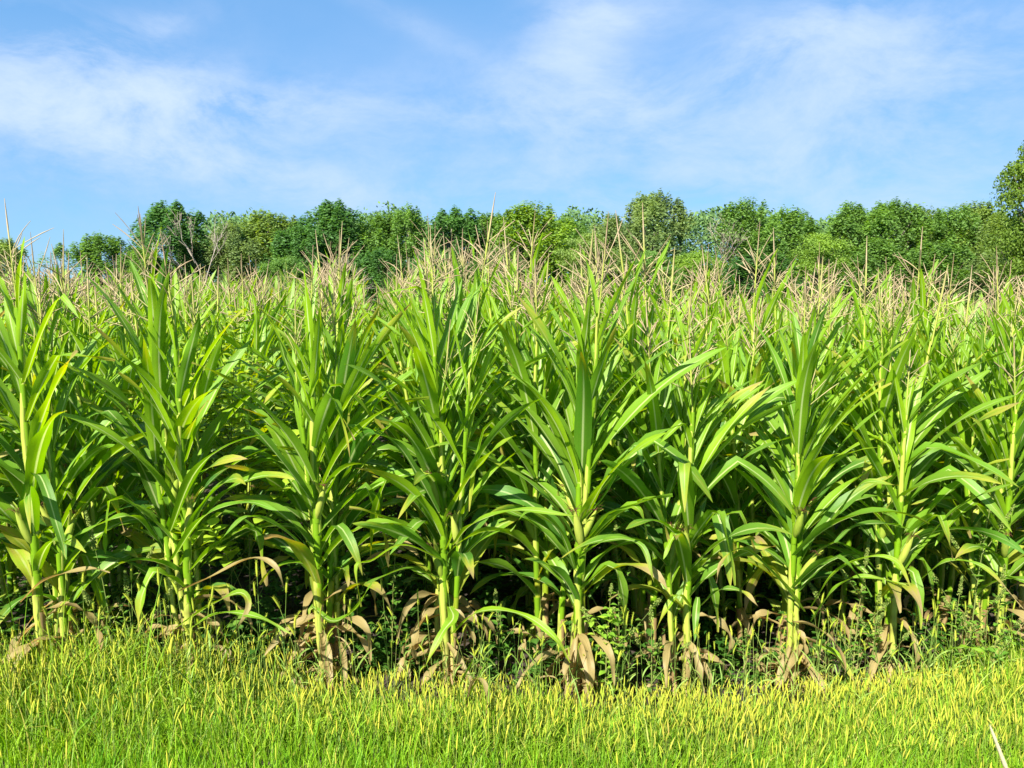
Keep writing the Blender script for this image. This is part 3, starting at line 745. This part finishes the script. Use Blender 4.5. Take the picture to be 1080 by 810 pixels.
def wl(px, Y):
    p = pix(px, 600, Y); return (p[0], p[1], float(gz(p[0], p[1])))
W = weed
W('pigweed', wl(116, 4.42), .92, 20, .055, .03, .22, 'tall pale-green pigweed with upright seed spike between the left edge row and second row', 'weed', (1.3, 1.25, 1.1), 4)
W('pigweed', wl(136, 4.5), .62, 16, .05, .03, .12, 'smaller spiky weed crowding the taller pigweed near the second row', 'weed', (1.1, 1.1, 1), 3)
W('leafy_weed', wl(60, 4.7), .55, 18, .05, .035, .08, 'dark bushy weed at the foot of the row at the left edge', 'weed', (.9, 1, .9), 5)
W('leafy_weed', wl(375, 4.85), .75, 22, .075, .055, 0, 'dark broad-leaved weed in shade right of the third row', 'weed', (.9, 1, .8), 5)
W('leafy_weed', wl(412, 4.9), .82, 22, .06, .04, .1, 'narrow-leaved weed in the shade left of the fourth row', 'weed', (.9, 1, .85), 4)
W('velvetleaf', wl(248, 4.6), .42, 9, .11, .10, 0, 'low weed with big round leaves between the second and third rows', 'weed', (1.1, 1.1, 1), 2)
W('leafy_weed', wl(525, 5.0), .50, 16, .06, .04, .08, 'small dark weed under the long pale corn leaf', 'weed', (.9, 1, .85), 4)
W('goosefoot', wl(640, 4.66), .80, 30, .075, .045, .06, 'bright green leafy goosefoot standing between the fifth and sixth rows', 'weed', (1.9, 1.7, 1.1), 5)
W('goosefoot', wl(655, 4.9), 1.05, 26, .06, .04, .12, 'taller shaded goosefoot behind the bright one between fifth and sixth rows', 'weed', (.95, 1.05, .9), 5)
W('pigweed', wl(690, 4.75), .60, 16, .05, .03, .1, 'short pigweed at the foot of the sixth row', 'weed', (1, 1.05, .9), 4)
W('pigweed', wl(905, 5.0), .95, 22, .06, .03, .2, 'spindly pigweed with drooping leaves between the seventh and eighth rows', 'weed', (1.1, 1.1, .95), 5)
W('leafy_weed', wl(925, 5.05), .62, 20, .05, .035, .12, 'dense low weed at the foot of the eighth row', 'weed', (1.1, 1.1, .9), 5)
W('pigweed', wl(1028, 5.15), 1.28, 26, .06, .035, .32, 'tallest pigweed with long seed spike right of the eighth row', 'weed', (1.1, 1.1, .9), 5)
W('leafy_weed', wl(1010, 5.1), .70, 20, .06, .035, .14, 'bushy weed leaning by the tallest pigweed', 'weed', (1.05, 1.1, .9), 5)
W('goosefoot', wl(1055, 5.0), .85, 22, .07, .04, .1, 'pale leafy weed at the right edge before the corn', 'weed', (1.3, 1.3, 1), 5)
W('leafy_weed', wl(790, 5.1), .40, 14, .05, .035, .06, 'small weed in the dark gap left of the seventh row', 'weed', (.9, 1, .8), 3)
lt = G()
for i in range(420):
    k_ = random.choice([0, 1, 2, 2, 3, 3, 4, 4, 5, 6, 6, 6, 7, 8]) + random.gauss(0, .16); q = rowpos(k_, random.gauss(.08, .16)); zb = float(gz(q[0], q[1]))
    az = random.uniform(0, 6.28)
    C = leaf_curve(np.array([q[0], q[1], zb + random.uniform(.0, .16)]), az, radians(random.uniform(15, 100)), radians(random.uniform(20, 120)), random.uniform(.07, .26), 6, 1, random.gauss(0, .8))
    lt.add(*blade_surface(C, az, random.uniform(.008, .03), .6, .006, random.gauss(0, 1.4), 1.0, 0, 3, 0))
tag(link('leaf_litter', lt.mesh('leaf_litter', M_LEAF)), 'shredded dry tan leaf litter heaped round the feet of the corn', 'leaf litter', kind='stuff')
# low shaded undergrowth on the soil between the rows: one object
ug = G(); c_ = 0
while c_ < 1300:
    k_ = random.uniform(-2.5, 11); t_ = abs(random.gauss(.15, 1.5)); q = rowpos(k_, t_)
    if abs(q[0]) > .68 * q[1] + .3: continue
    c_ += 1; hh_ = random.uniform(.05, .34) * (1 if random.random() < .8 else 1.7); zb = float(gz(q[0], q[1]))
    ln = np.array([random.gauss(0, .12), random.gauss(0, .12), 1.0])
    for i in range(random.randint(8, 16)):
        ovate(ug, np.array([q[0], q[1], zb]) + ln * hh_ * random.uniform(.1, 1), random.uniform(0, 6.28), random.uniform(0, .7), random.uniform(.04, .09), random.uniform(.025, .055), random.uniform(.3, 1), max(0, random.gauss(.1, .2)))
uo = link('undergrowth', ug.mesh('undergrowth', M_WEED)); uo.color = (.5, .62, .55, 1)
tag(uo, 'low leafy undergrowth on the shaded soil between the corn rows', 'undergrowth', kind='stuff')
# the tall climbers in the hole in the second row
for px, Y, H, lab in ((222, 4.95, 2.08, 'leftmost'), (243, 5.2, 2.28, 'tallest'), (262, 4.95, 1.98, 'rightmost')):
    W('tall_weed', wl(px, Y), H, 60, .15, .125, 0, f'{lab} tall yellow-green weed filling the hole between second and third corn rows', 'weed', (1.9, 1.6, .85), 7, 'tall weeds in the hole in the corn', hue=.6, fmin=.58)

# ------------------------------------------------------------------ trees
def cards(P, nrm, l, w, hue):
    m = len(P)
    A = unit(np.cross(nrm, R.normal(0, 1, (m, 3)))); B = np.cross(unit(nrm), A)
    A = A * l[:, None] / 2; B = B * w[:, None] / 2
    return np.stack([P - A, P + B, P + A, P - B], 1).reshape(-1, 3), np.arange(m * 4).reshape(-1, 4), np.repeat(np.c_[np.zeros((m, 2)), R.random(m)], 4, 0), None, np.repeat(hue, 4)

def tree_meshes(H, Rr, style, ncl=170, per=170, leaf=.21, low=.04):
    """crown (leaf cards in clumps on the limbs) and trunk (with limbs)"""
    gt, gc = G(), G()
    tr = np.linspace(0, 1, 7)[:, None]; wob = np.cumsum(R.normal(0, .06, (7, 3)), 0) * np.array([1, 1, 0]) * Rr / 3
    TR = np.array([0, 0, H * .88]) * tr + wob; TR[0] = 0
    V, Q = tubes(TR[None], (np.linspace(1, .12, 7) * H * .017)[None], 7); gt.add(V, Q, tube_uv(1, 7, 7))
    h = low + (1 - low) * R.random(ncl) ** .8
    if style == 'cone': prof = (1 - h) ** .8 * 1.05 + .05
    elif style == 'round': prof = np.clip(1 - np.abs((h - .5) / .53) ** 2.6, .02, 1) ** .6
    else: prof = np.clip(1 - np.abs((h - .40) / .63) ** 3.0, .03, 1) ** .6
    az = R.uniform(0, 6.28, ncl); rad = Rr * prof * np.sqrt(R.uniform(.12, 1, ncl)) * (.8 + .35 * np.sin(az * 3 + H))
    C = np.c_[np.cos(az) * rad, np.sin(az) * rad, h * H * (1 - .06)]
    # limbs out to every third clump
    P = []
    for c in C[::3]:
        b = TR[0] + (TR[-1] - TR[0]) * max(.1, min(.97, (c[2] / H) - .22 * np.hypot(c[0], c[1]) / Rr - .08))
        P.append([b, (b + c) / 2 - np.array([0, 0, .06 * H * .3]), c])
    P = np.array(P); V, Q = tubes(P, np.array([[.06, .04, .012]]) * H / 12, 4); gt.add(V, Q, tube_uv(len(P), 3, 4))
    up = {'feather': (.42, 1.15), 'round': (.75, .55), 'cone': (.55, .5), 'sparse': (.4, .6)}[style]
    for c in C:
        m = int(per * random.uniform(.6, 1.3)); s = random.uniform(.65, 1.25) * Rr / 3
        off = R.normal(0, 1, (m, 3)); off = unit(off) * (R.random((m, 1)) ** .45)
        off = off * np.array([up[0] * s, up[0] * s, up[1] * s])
        if style == 'feather': off[:, :2] *= np.clip(1.1 - (off[:, 2:] / (up[1] * s)) * .7, .15, 1.6)
        Pn = c + off
        nr = unit(off + R.normal(0, .38, (m, 3)) + np.array([0, 0, .35]))
        hue = max(0, random.gauss(.12, .2))
        gc.add(*cards(Pn, nr, R.uniform(.7, 1.3, m) * leaf, R.uniform(.35, .6, m) * leaf, np.clip(R.normal(hue, .1, m), 0, 1)))
    return gt.mesh('tree_trunk', M_BARK), gc.mesh('tree_crown', M_CROWN, False)

def bare_meshes(H, leafy):
    gt, gc = G(), G()
    P = []; tips = []
    def grow(b, d, L, r, depth):
        e_ = b + d * L + R.normal(0, .05, 3) * L
        m_ = (b + e_) / 2 + R.normal(0, .04, 3) * L
        P.append((np.array([b, m_, e_]), np.array([r, r * .8, r * .6]))); 
        if depth == 0: tips.append(e_); return
        for i in range(3 if depth > 1 else 4):
            dd = unit(d + R.normal(0, .38, 3) + np.array([0, 0, .22]))
            grow(b + (e_ - b) * random.uniform(.55, 1), dd, L * random.uniform(.55, .8), r * .55, depth - 1)
    grow(np.zeros(3), np.array([0, 0, 1.]), H * .40, .13, 4)
    V, Q = tubes(np.stack([p for p, _ in P]), np.maximum(np.stack([r for _, r in P]), .016), 4); gt.add(V, Q, tube_uv(len(P), 3, 4))
    tips = np.array(tips); m = len(tips) * leafy
    if m:
        T = np.repeat(tips, leafy, 0) + R.normal(0, .28, (m, 3))
        gc.add(*cards(T, unit(R.normal(0, 1, (m, 3))), R.uniform(.12, .24, m), R.uniform(.07, .12, m), R.random(m) * .3))
        return gt.mesh('tree_trunk', M_BARK), gc.mesh('tree_crown', M_CROWN, False)
    return gt.mesh('tree_trunk', M_BARK), None

protos = {'feather': [tree_meshes(12, 2.7, 'feather') for _ in range(4)],
          'round': [tree_meshes(12, 3.2, 'round') for _ in range(4)],
          'cone': [tree_meshes(12, 1.5, 'cone', 60, 60) for _ in range(1)],
          'sparse': [bare_meshes(12, 5), bare_meshes(12, 1)]}
REFR = {'feather': 2.7, 'round': 3.2, 'cone': 1.5, 'sparse': 3.0}
tcount = {}
def tree(name, px, top, wpx, Y, style, color, label, group=None, bark=(1, 1, 1), fixed=None):
    if style == 'round' and px > 200 and random.random() < .55: style = 'feather'
    p = pix(px, top, Y); z0 = float(gz(0, Y)); H = p[2] - z0
    i = tcount.get(style, 0); tcount[style] = i + 1
    pr = protos[style][(i if fixed is None else fixed) % len(protos[style])]
    o = empty(name, (p[0], p[1], z0), random.uniform(0, 6.28))
    wr = wpx * Y / F / REFR[style] * (1.5 if style == 'feather' else 1.15)
    o.scale = (wr, wr, H / 12)
    t = link('trunk', pr[0], o); t.color = (*bark, 1)
    if pr[1]: c = link('crown', pr[1], o); c.color = (*color, 1)
    tag(o, label, 'tree', group); return o

DK, MD, YG, GY, OL, BR = (.10, .225, .06), (.15, .28, .06), (.20, .33, .05), (.20, .29, .10), (.20, .30, .07), (.25, .40, .03)
g1 = 'trees along the far side of the field'
T_ = [
 ('broadleaf_tree', 104, 246, 34, 78, 'feather', MD, 'small bushy green tree, leftmost of the tree line, beside the open sky'),
 ('broadleaf_tree', 182, 213, 42, 80, 'feather', DK, 'dark ragged-topped tree second from the left end of the tree line'),
 ('poplar_tree', 152, 262, 26, 74, 'feather', MD, 'low green tree tucked between the leftmost tree and the ragged dark tree'),
 ('bare_tree', 213, 216, 30, 76, 'sparse', GY, 'bare grey tree with thin upright twigs right of the dark ragged tree'),
 ('willow_tree', 240, 236, 28, 80, 'feather', GY, 'pale grey-green tree just right of the bare grey tree'),
 ('broadleaf_tree', 281, 222, 36, 84, 'feather', OL, 'yellowish-green rounded tree left of the big dark green tree'),
 ('maple_tree', 350, 212, 42, 84, 'feather', DK, 'big dark green tree with dense tufted top, left of centre'),
 ('maple_tree', 318, 238, 26, 80, 'feather', DK, 'narrow dark tree at the left shoulder of the big dark green tree'),
 ('poplar_tree', 392, 226, 30, 86, 'feather', MD, 'mid-green tree at the right shoulder of the big dark green tree'),
 ('poplar_tree', 430, 217, 28, 86, 'feather', MD, 'feathery mid-green tree with a slightly raised top left of centre'),
 ('maple_tree', 476, 220, 34, 84, 'feather', DK, 'dark feathery tree next to the raised feathery tree, left of centre'),
 ('poplar_tree', 520, 224, 30, 86, 'feather', MD, 'green tree between the dark feathery tree and the yellow-green central tree'),
 ('ash_tree', 566, 215, 36, 82, 'feather', YG, 'bright yellow-green tree with a pointed tip at the centre'),
 ('poplar_tree', 604, 230, 26, 88, 'feather', MD, 'plain green tree behind, right of the pointed yellow-green tree'),
 ('ash_tree', 622, 243, 34, 76, 'round', OL, 'lower rounded olive tree in front, right of the centre'),
 ('poplar_tree', 645, 227, 28, 88, 'feather', GY, 'thin-topped greyish tree left of the tall feathery tree'),
 ('poplar_tree', 690, 202, 33, 84, 'feather', GY, 'tall feathery grey-green tree, highest of the far line right of centre'),
 ('cypress_tree', 719, 209, 12, 84, 'cone', DK, 'slim dark column-shaped tree beside the tall feathery tree'),
 ('ash_tree', 737, 262, 32, 76, 'round', YG, 'low bright green tree below the slim dark tree'),
 ('dying_tree', 756, 219, 34, 82, 'sparse', GY, 'thin grey half-bare tree with sky showing through'),
 ('oak_tree', 794, 211, 30, 82, 'feather', MD, 'dark knobbly-topped tree right of the half-bare tree'),
 ('poplar_tree', 838, 219, 32, 86, 'feather', MD, 'feathery green tree right of the knobbly-topped tree'),
 ('ash_tree', 866, 243, 32, 76, 'round', YG, 'bright yellow-green tree low in front, in the right half'),
 ('poplar_tree', 900, 215, 34, 86, 'feather', MD, 'feathery green tree rising behind the low yellow-green one'),
 ('maple_tree', 940, 211, 32, 84, 'feather', MD, 'tufted green tree with dark side twigs in the right half'),
 ('poplar_tree', 976, 220, 30, 86, 'feather', OL, 'olive tree between the tufted tree and the pale trees at right'),
 ('poplar_tree', 1006, 217, 30, 84, 'feather', MD, 'pointed-topped green tree third from the right edge'),
 ('broadleaf_tree', 1036, 213, 32, 86, 'feather', OL, 'olive tree with a brownish top near the right edge'),
 ('broadleaf_tree', 1058, 226, 28, 78, 'round', OL, 'yellowish tree touching the bright edge tree at right'),
 ('willow_tree', 1052, 268, 30, 70, 'feather', GY, 'pale greyish low tree before the trees at the right edge'),
 ('ash_tree', 985, 254, 34, 74, 'round', MD, 'low rounded green tree in front, right of the tufted tree'),
 ('ash_tree', 930, 252, 30, 75, 'round', MD, 'rounded shady tree in front of the tufted green tree'),
 ('ash_tree', 690, 262, 30, 76, 'round', MD, 'low rounded tree in front of the tall feathery tree'),
 ('ash_tree', 800, 266, 34, 76, 'round', DK, 'low dark tree in front of the knobbly-topped tree'),
 ('ash_tree', 525, 262, 34, 76, 'feather', GY, 'pale low tree in front, left of the pointed yellow-green tree'),
 ('ash_tree', 455, 262, 34, 76, 'round', DK, 'low dark rounded tree in front of the dark feathery tree'),
 ('ash_tree', 400, 262, 32, 76, 'round', DK, 'low dark tree in front, right of the big dark green tree'),
 ('ash_tree', 300, 268, 28, 76, 'round', MD, 'low green tree in front, left of the big dark green tree'),
 ('bare_tree', 366, 262, 22, 70, 'sparse', GY, 'small grey bare tree standing before the big dark green tree'),
 ('ash_tree', 8, 252, 22, 60, 'feather', OL, 'brownish tree behind the tassels at the left edge'),
]
for (nm, px, top, w_, Y, st, c, lab) in T_:
    tree(nm, px, top, w_, Y, st, c, lab, g1, bark=(1.6, 1.6, 1.6) if st == 'sparse' else (1, 1, 1), fixed=1 if nm == 'bare_tree' else (0 if st == 'sparse' else None))
# the nearer tree cut by the right edge
pm = tree_meshes(11.5, 3.3, 'round', 330, 170, .20)
Y = 48; z0 = float(gz(0, Y)); p = pix(1118, 128, Y)
o = empty('edge_tree', (p[0], p[1], z0), .4); tag(o, 'nearer bright green tree, tallest of all, cut off by the right edge', 'tree')
o.scale = (1, 1, (p[2] - z0) / 11.5)
link('trunk', pm[0], o).color = (1, 1, 1, 1); link('crown', pm[1], o).color = (.125, .21, .025, 1)
# bright bush in front of the tree line
def bush(px, top, wpx, Y, color, label, cat='bush', name='bush'):
    p = pix(px, top, Y); z0 = float(gz(0, Y)); H = p[2] - z0
    pm = tree_meshes(H, wpx * Y / F, 'round', 60, 70, .13, .3)
    o = empty(name, (p[0], p[1], z0)); tag(o, label, cat)
    link('trunk', pm[0], o).color = (1, 1, 1, 1); link('crown', pm[1], o).color = (*color, 1)
bush(240, 292, 27, 40, BR, 'bright lime-green bush showing in the gap between second and third corn rows')
bush(325, 305, 26, 62, MD, 'small green bush under the big dark green tree')

# far-off wood behind the tree line: one mass
gw = G(); m = 130000
X = R.uniform(-75, 110, m); Yd = R.uniform(92, 112, m)
topz = 11.6 + .6 * np.sin(X * .31) + .6 * np.sin(X * .83 + 1) + .4 * np.sin(X * 2.1)
pxl = X / Yd * F + 540
topz = topz * np.interp(pxl, [-400, 60, 80, 190, 230, 1100], [.26, .26, .30, .45, 1, 1])
Z = -1.2 + topz * np.sin(R.random(m) * pi / 2) ** .9 * R.uniform(.9, 1, m)
nr = unit(R.normal(0, 1, (m, 3)) + np.array([0, -.5, .5]))
gw.add(*cards(np.c_[X, Yd, Z], nr, R.uniform(.35, .65, m), R.uniform(.2, .32, m), np.zeros(m)))
tag(link('woods', gw.mesh('woods', M_WOODS, False)), 'dark mass of far woods behind the tree line', 'woods', kind='stuff')

# ------------------------------------------------------------------ sky and sun
SUN_AZ, SUN_EL = radians(180 + 27), radians(42)        # behind the camera, to its left
w = bpy.data.worlds.new('World'); SC.world = w; w.use_nodes = True
nt = w.node_tree; nt.nodes.clear(); g = N(nt)
sky = g.n('ShaderNodeTexSky', sky_type='NISHITA'); sky.sun_disc = False
sky.sun_elevation = SUN_EL; sky.sun_rotation = SUN_AZ
sky.air_density = 1.0; sky.dust_density = .2; sky.ozone_density = 1.0
tc = g.n('ShaderNodeTexCoord').outputs['Generated']
def dirv(px, py):
    dx, dy = (px - 540) / F, (405 - py) / F
    v = np.array([dx, cos(PITCH) + dy * sin(PITCH), -sin(PITCH) + dy * cos(PITCH)]); return v / np.linalg.norm(v)
warp = g.n('ShaderNodeTexNoise'); warp.inputs['Scale'].default_value = 5; warp.inputs['Detail'].default_value = 4
g.l(tc, warp.inputs['Vector'])
wv = g.n('ShaderNodeVectorMath', operation='MULTIPLY_ADD'); g.l(warp.outputs['Color'], wv.inputs[0]); wv.inputs[1].default_value = (.06, .06, .06); g.l(tc, wv.inputs[2])
dens = None
# wisps: (x, y, half-length, half-height, slope, amount)
for px, py, a, b, sl, amt in ((60, 85, 170, 38, .10, .95), (300, 110, 190, 26, -.02, .60), (190, 160, 190, 22, .22, .60), (40, 140, 130, 40, .0, .35),
                              (150, 30, 70, 14, -.35, .45), (590, 110, 120, 45, .2, .55), (600, 30, 40, 60, 1.2, .55), (660, 10, 60, 16, .1, .8), (640, 75, 60, 35, .9, .45),
                              (880, 50, 150, 45, -.15, .50), (820, 55, 70, 18, -.4, .4), (1000, 110, 170, 75, .0, .35), (560, 180, 300, 50, .0, .28), (430, 20, 90, 12, .5, .25), (860, 160, 260, 80, .0, .36), (540, 225, 620, 45, .0, .25), (120, 120, 240, 90, .1, .35), (940, 70, 240, 90, -.1, .2)):
    c = dirv(px, py); ex = np.cross(c, [0, 0, 1]); ex /= np.linalg.norm(ex); ey = np.cross(ex, c)
    ang = -math.atan(sl); e1 = ex * cos(ang) + ey * sin(ang); e2 = -ex * sin(ang) + ey * cos(ang)
    acc = []
    for ev, hl in ((e1, a / F), (e2, b / F)):
        d = g.n('ShaderNodeVectorMath', operation='DOT_PRODUCT'); g.l(wv.outputs[0], d.inputs[0]); d.inputs[1].default_value = tuple(ev)
        off = float(np.dot(c + .03, ev))
        q = g.math('DIVIDE', g.math('SUBTRACT', d.outputs['Value'], off), hl); acc.append(g.math('MULTIPLY', q, q))
    f = g.math('MULTIPLY', g.math('EXPONENT', g.math('MULTIPLY', g.math('ADD', acc[0], acc[1]), -1.0)), amt)
    dens = f if dens is None else g.math('ADD', dens, f)
n1 = g.noise(g.vmul(wv.outputs[0], (5, 5, 11)), 1.0, 12, .66, .25)
n2 = g.noise(g.vmul(wv.outputs[0], (2, 2, 5)), 1.0, 4, .5)
cl = g.math('MULTIPLY', dens, g.math('ADD', .12, g.math('MULTIPLY', g.ramp(n1, .34, .72), 1.75)))
cl = g.math('ADD', cl, g.math('MULTIPLY', g.ramp(n2, .35, .8), .22))
cl = g.math('SUBTRACT', 1.0, g.math('EXPONENT', g.math('MULTIPLY', cl, -1.15)))
skyc = g.mix(1.0, sky.outputs[0], (.55, .88, 1.2), 'MULTIPLY')
skyc = g.mix(.55, skyc, (1.4, 3.65, 6.7))
col = g.mix(cl, skyc, g.mix(g.ramp(cl, .3, .9), (3.5, 4.7, 7.0), (4.9, 6.0, 7.6)))
bg = g.n('ShaderNodeBackground'); g.put(bg.inputs['Color'], col); bg.inputs['Strength'].default_value = .047
out = g.n('ShaderNodeOutputWorld'); g.l(bg.outputs[0], out.inputs[0])

sd = bpy.data.lights.new('sun', 'SUN'); sd.energy = 5.0; sd.angle = radians(.53); sd.color = (1, .95, .86)
so = bpy.data.objects.new('sun', sd); COL.objects.link(so)
to_sun = np.array([sin(SUN_AZ) * cos(SUN_EL), cos(SUN_AZ) * cos(SUN_EL), sin(SUN_EL)])
from mathutils import Vector
so.rotation_euler = Vector(to_sun).to_track_quat('Z', 'Y').to_euler()

cd = bpy.data.cameras.new('camera'); cam = bpy.data.objects.new('camera', cd); COL.objects.link(cam)
cd.sensor_width = 36; cd.lens = 36 * F / 1080; cd.clip_start = .05; cd.clip_end = 2000
cam.location = (0, 0, CAMZ); cam.rotation_euler = (pi / 2 - PITCH, 0, 0)
SC.camera = cam
vs = SC.view_settings
vs.view_transform = 'Standard'; vs.look = 'None'; vs.exposure = 1.62; vs.gamma = 1
SC.cycles.max_bounces = 6; SC.cycles.transmission_bounces = 4; SC.cycles.diffuse_bounces = 3; SC.cycles.glossy_bounces = 2
SC.cycles.use_denoising = True
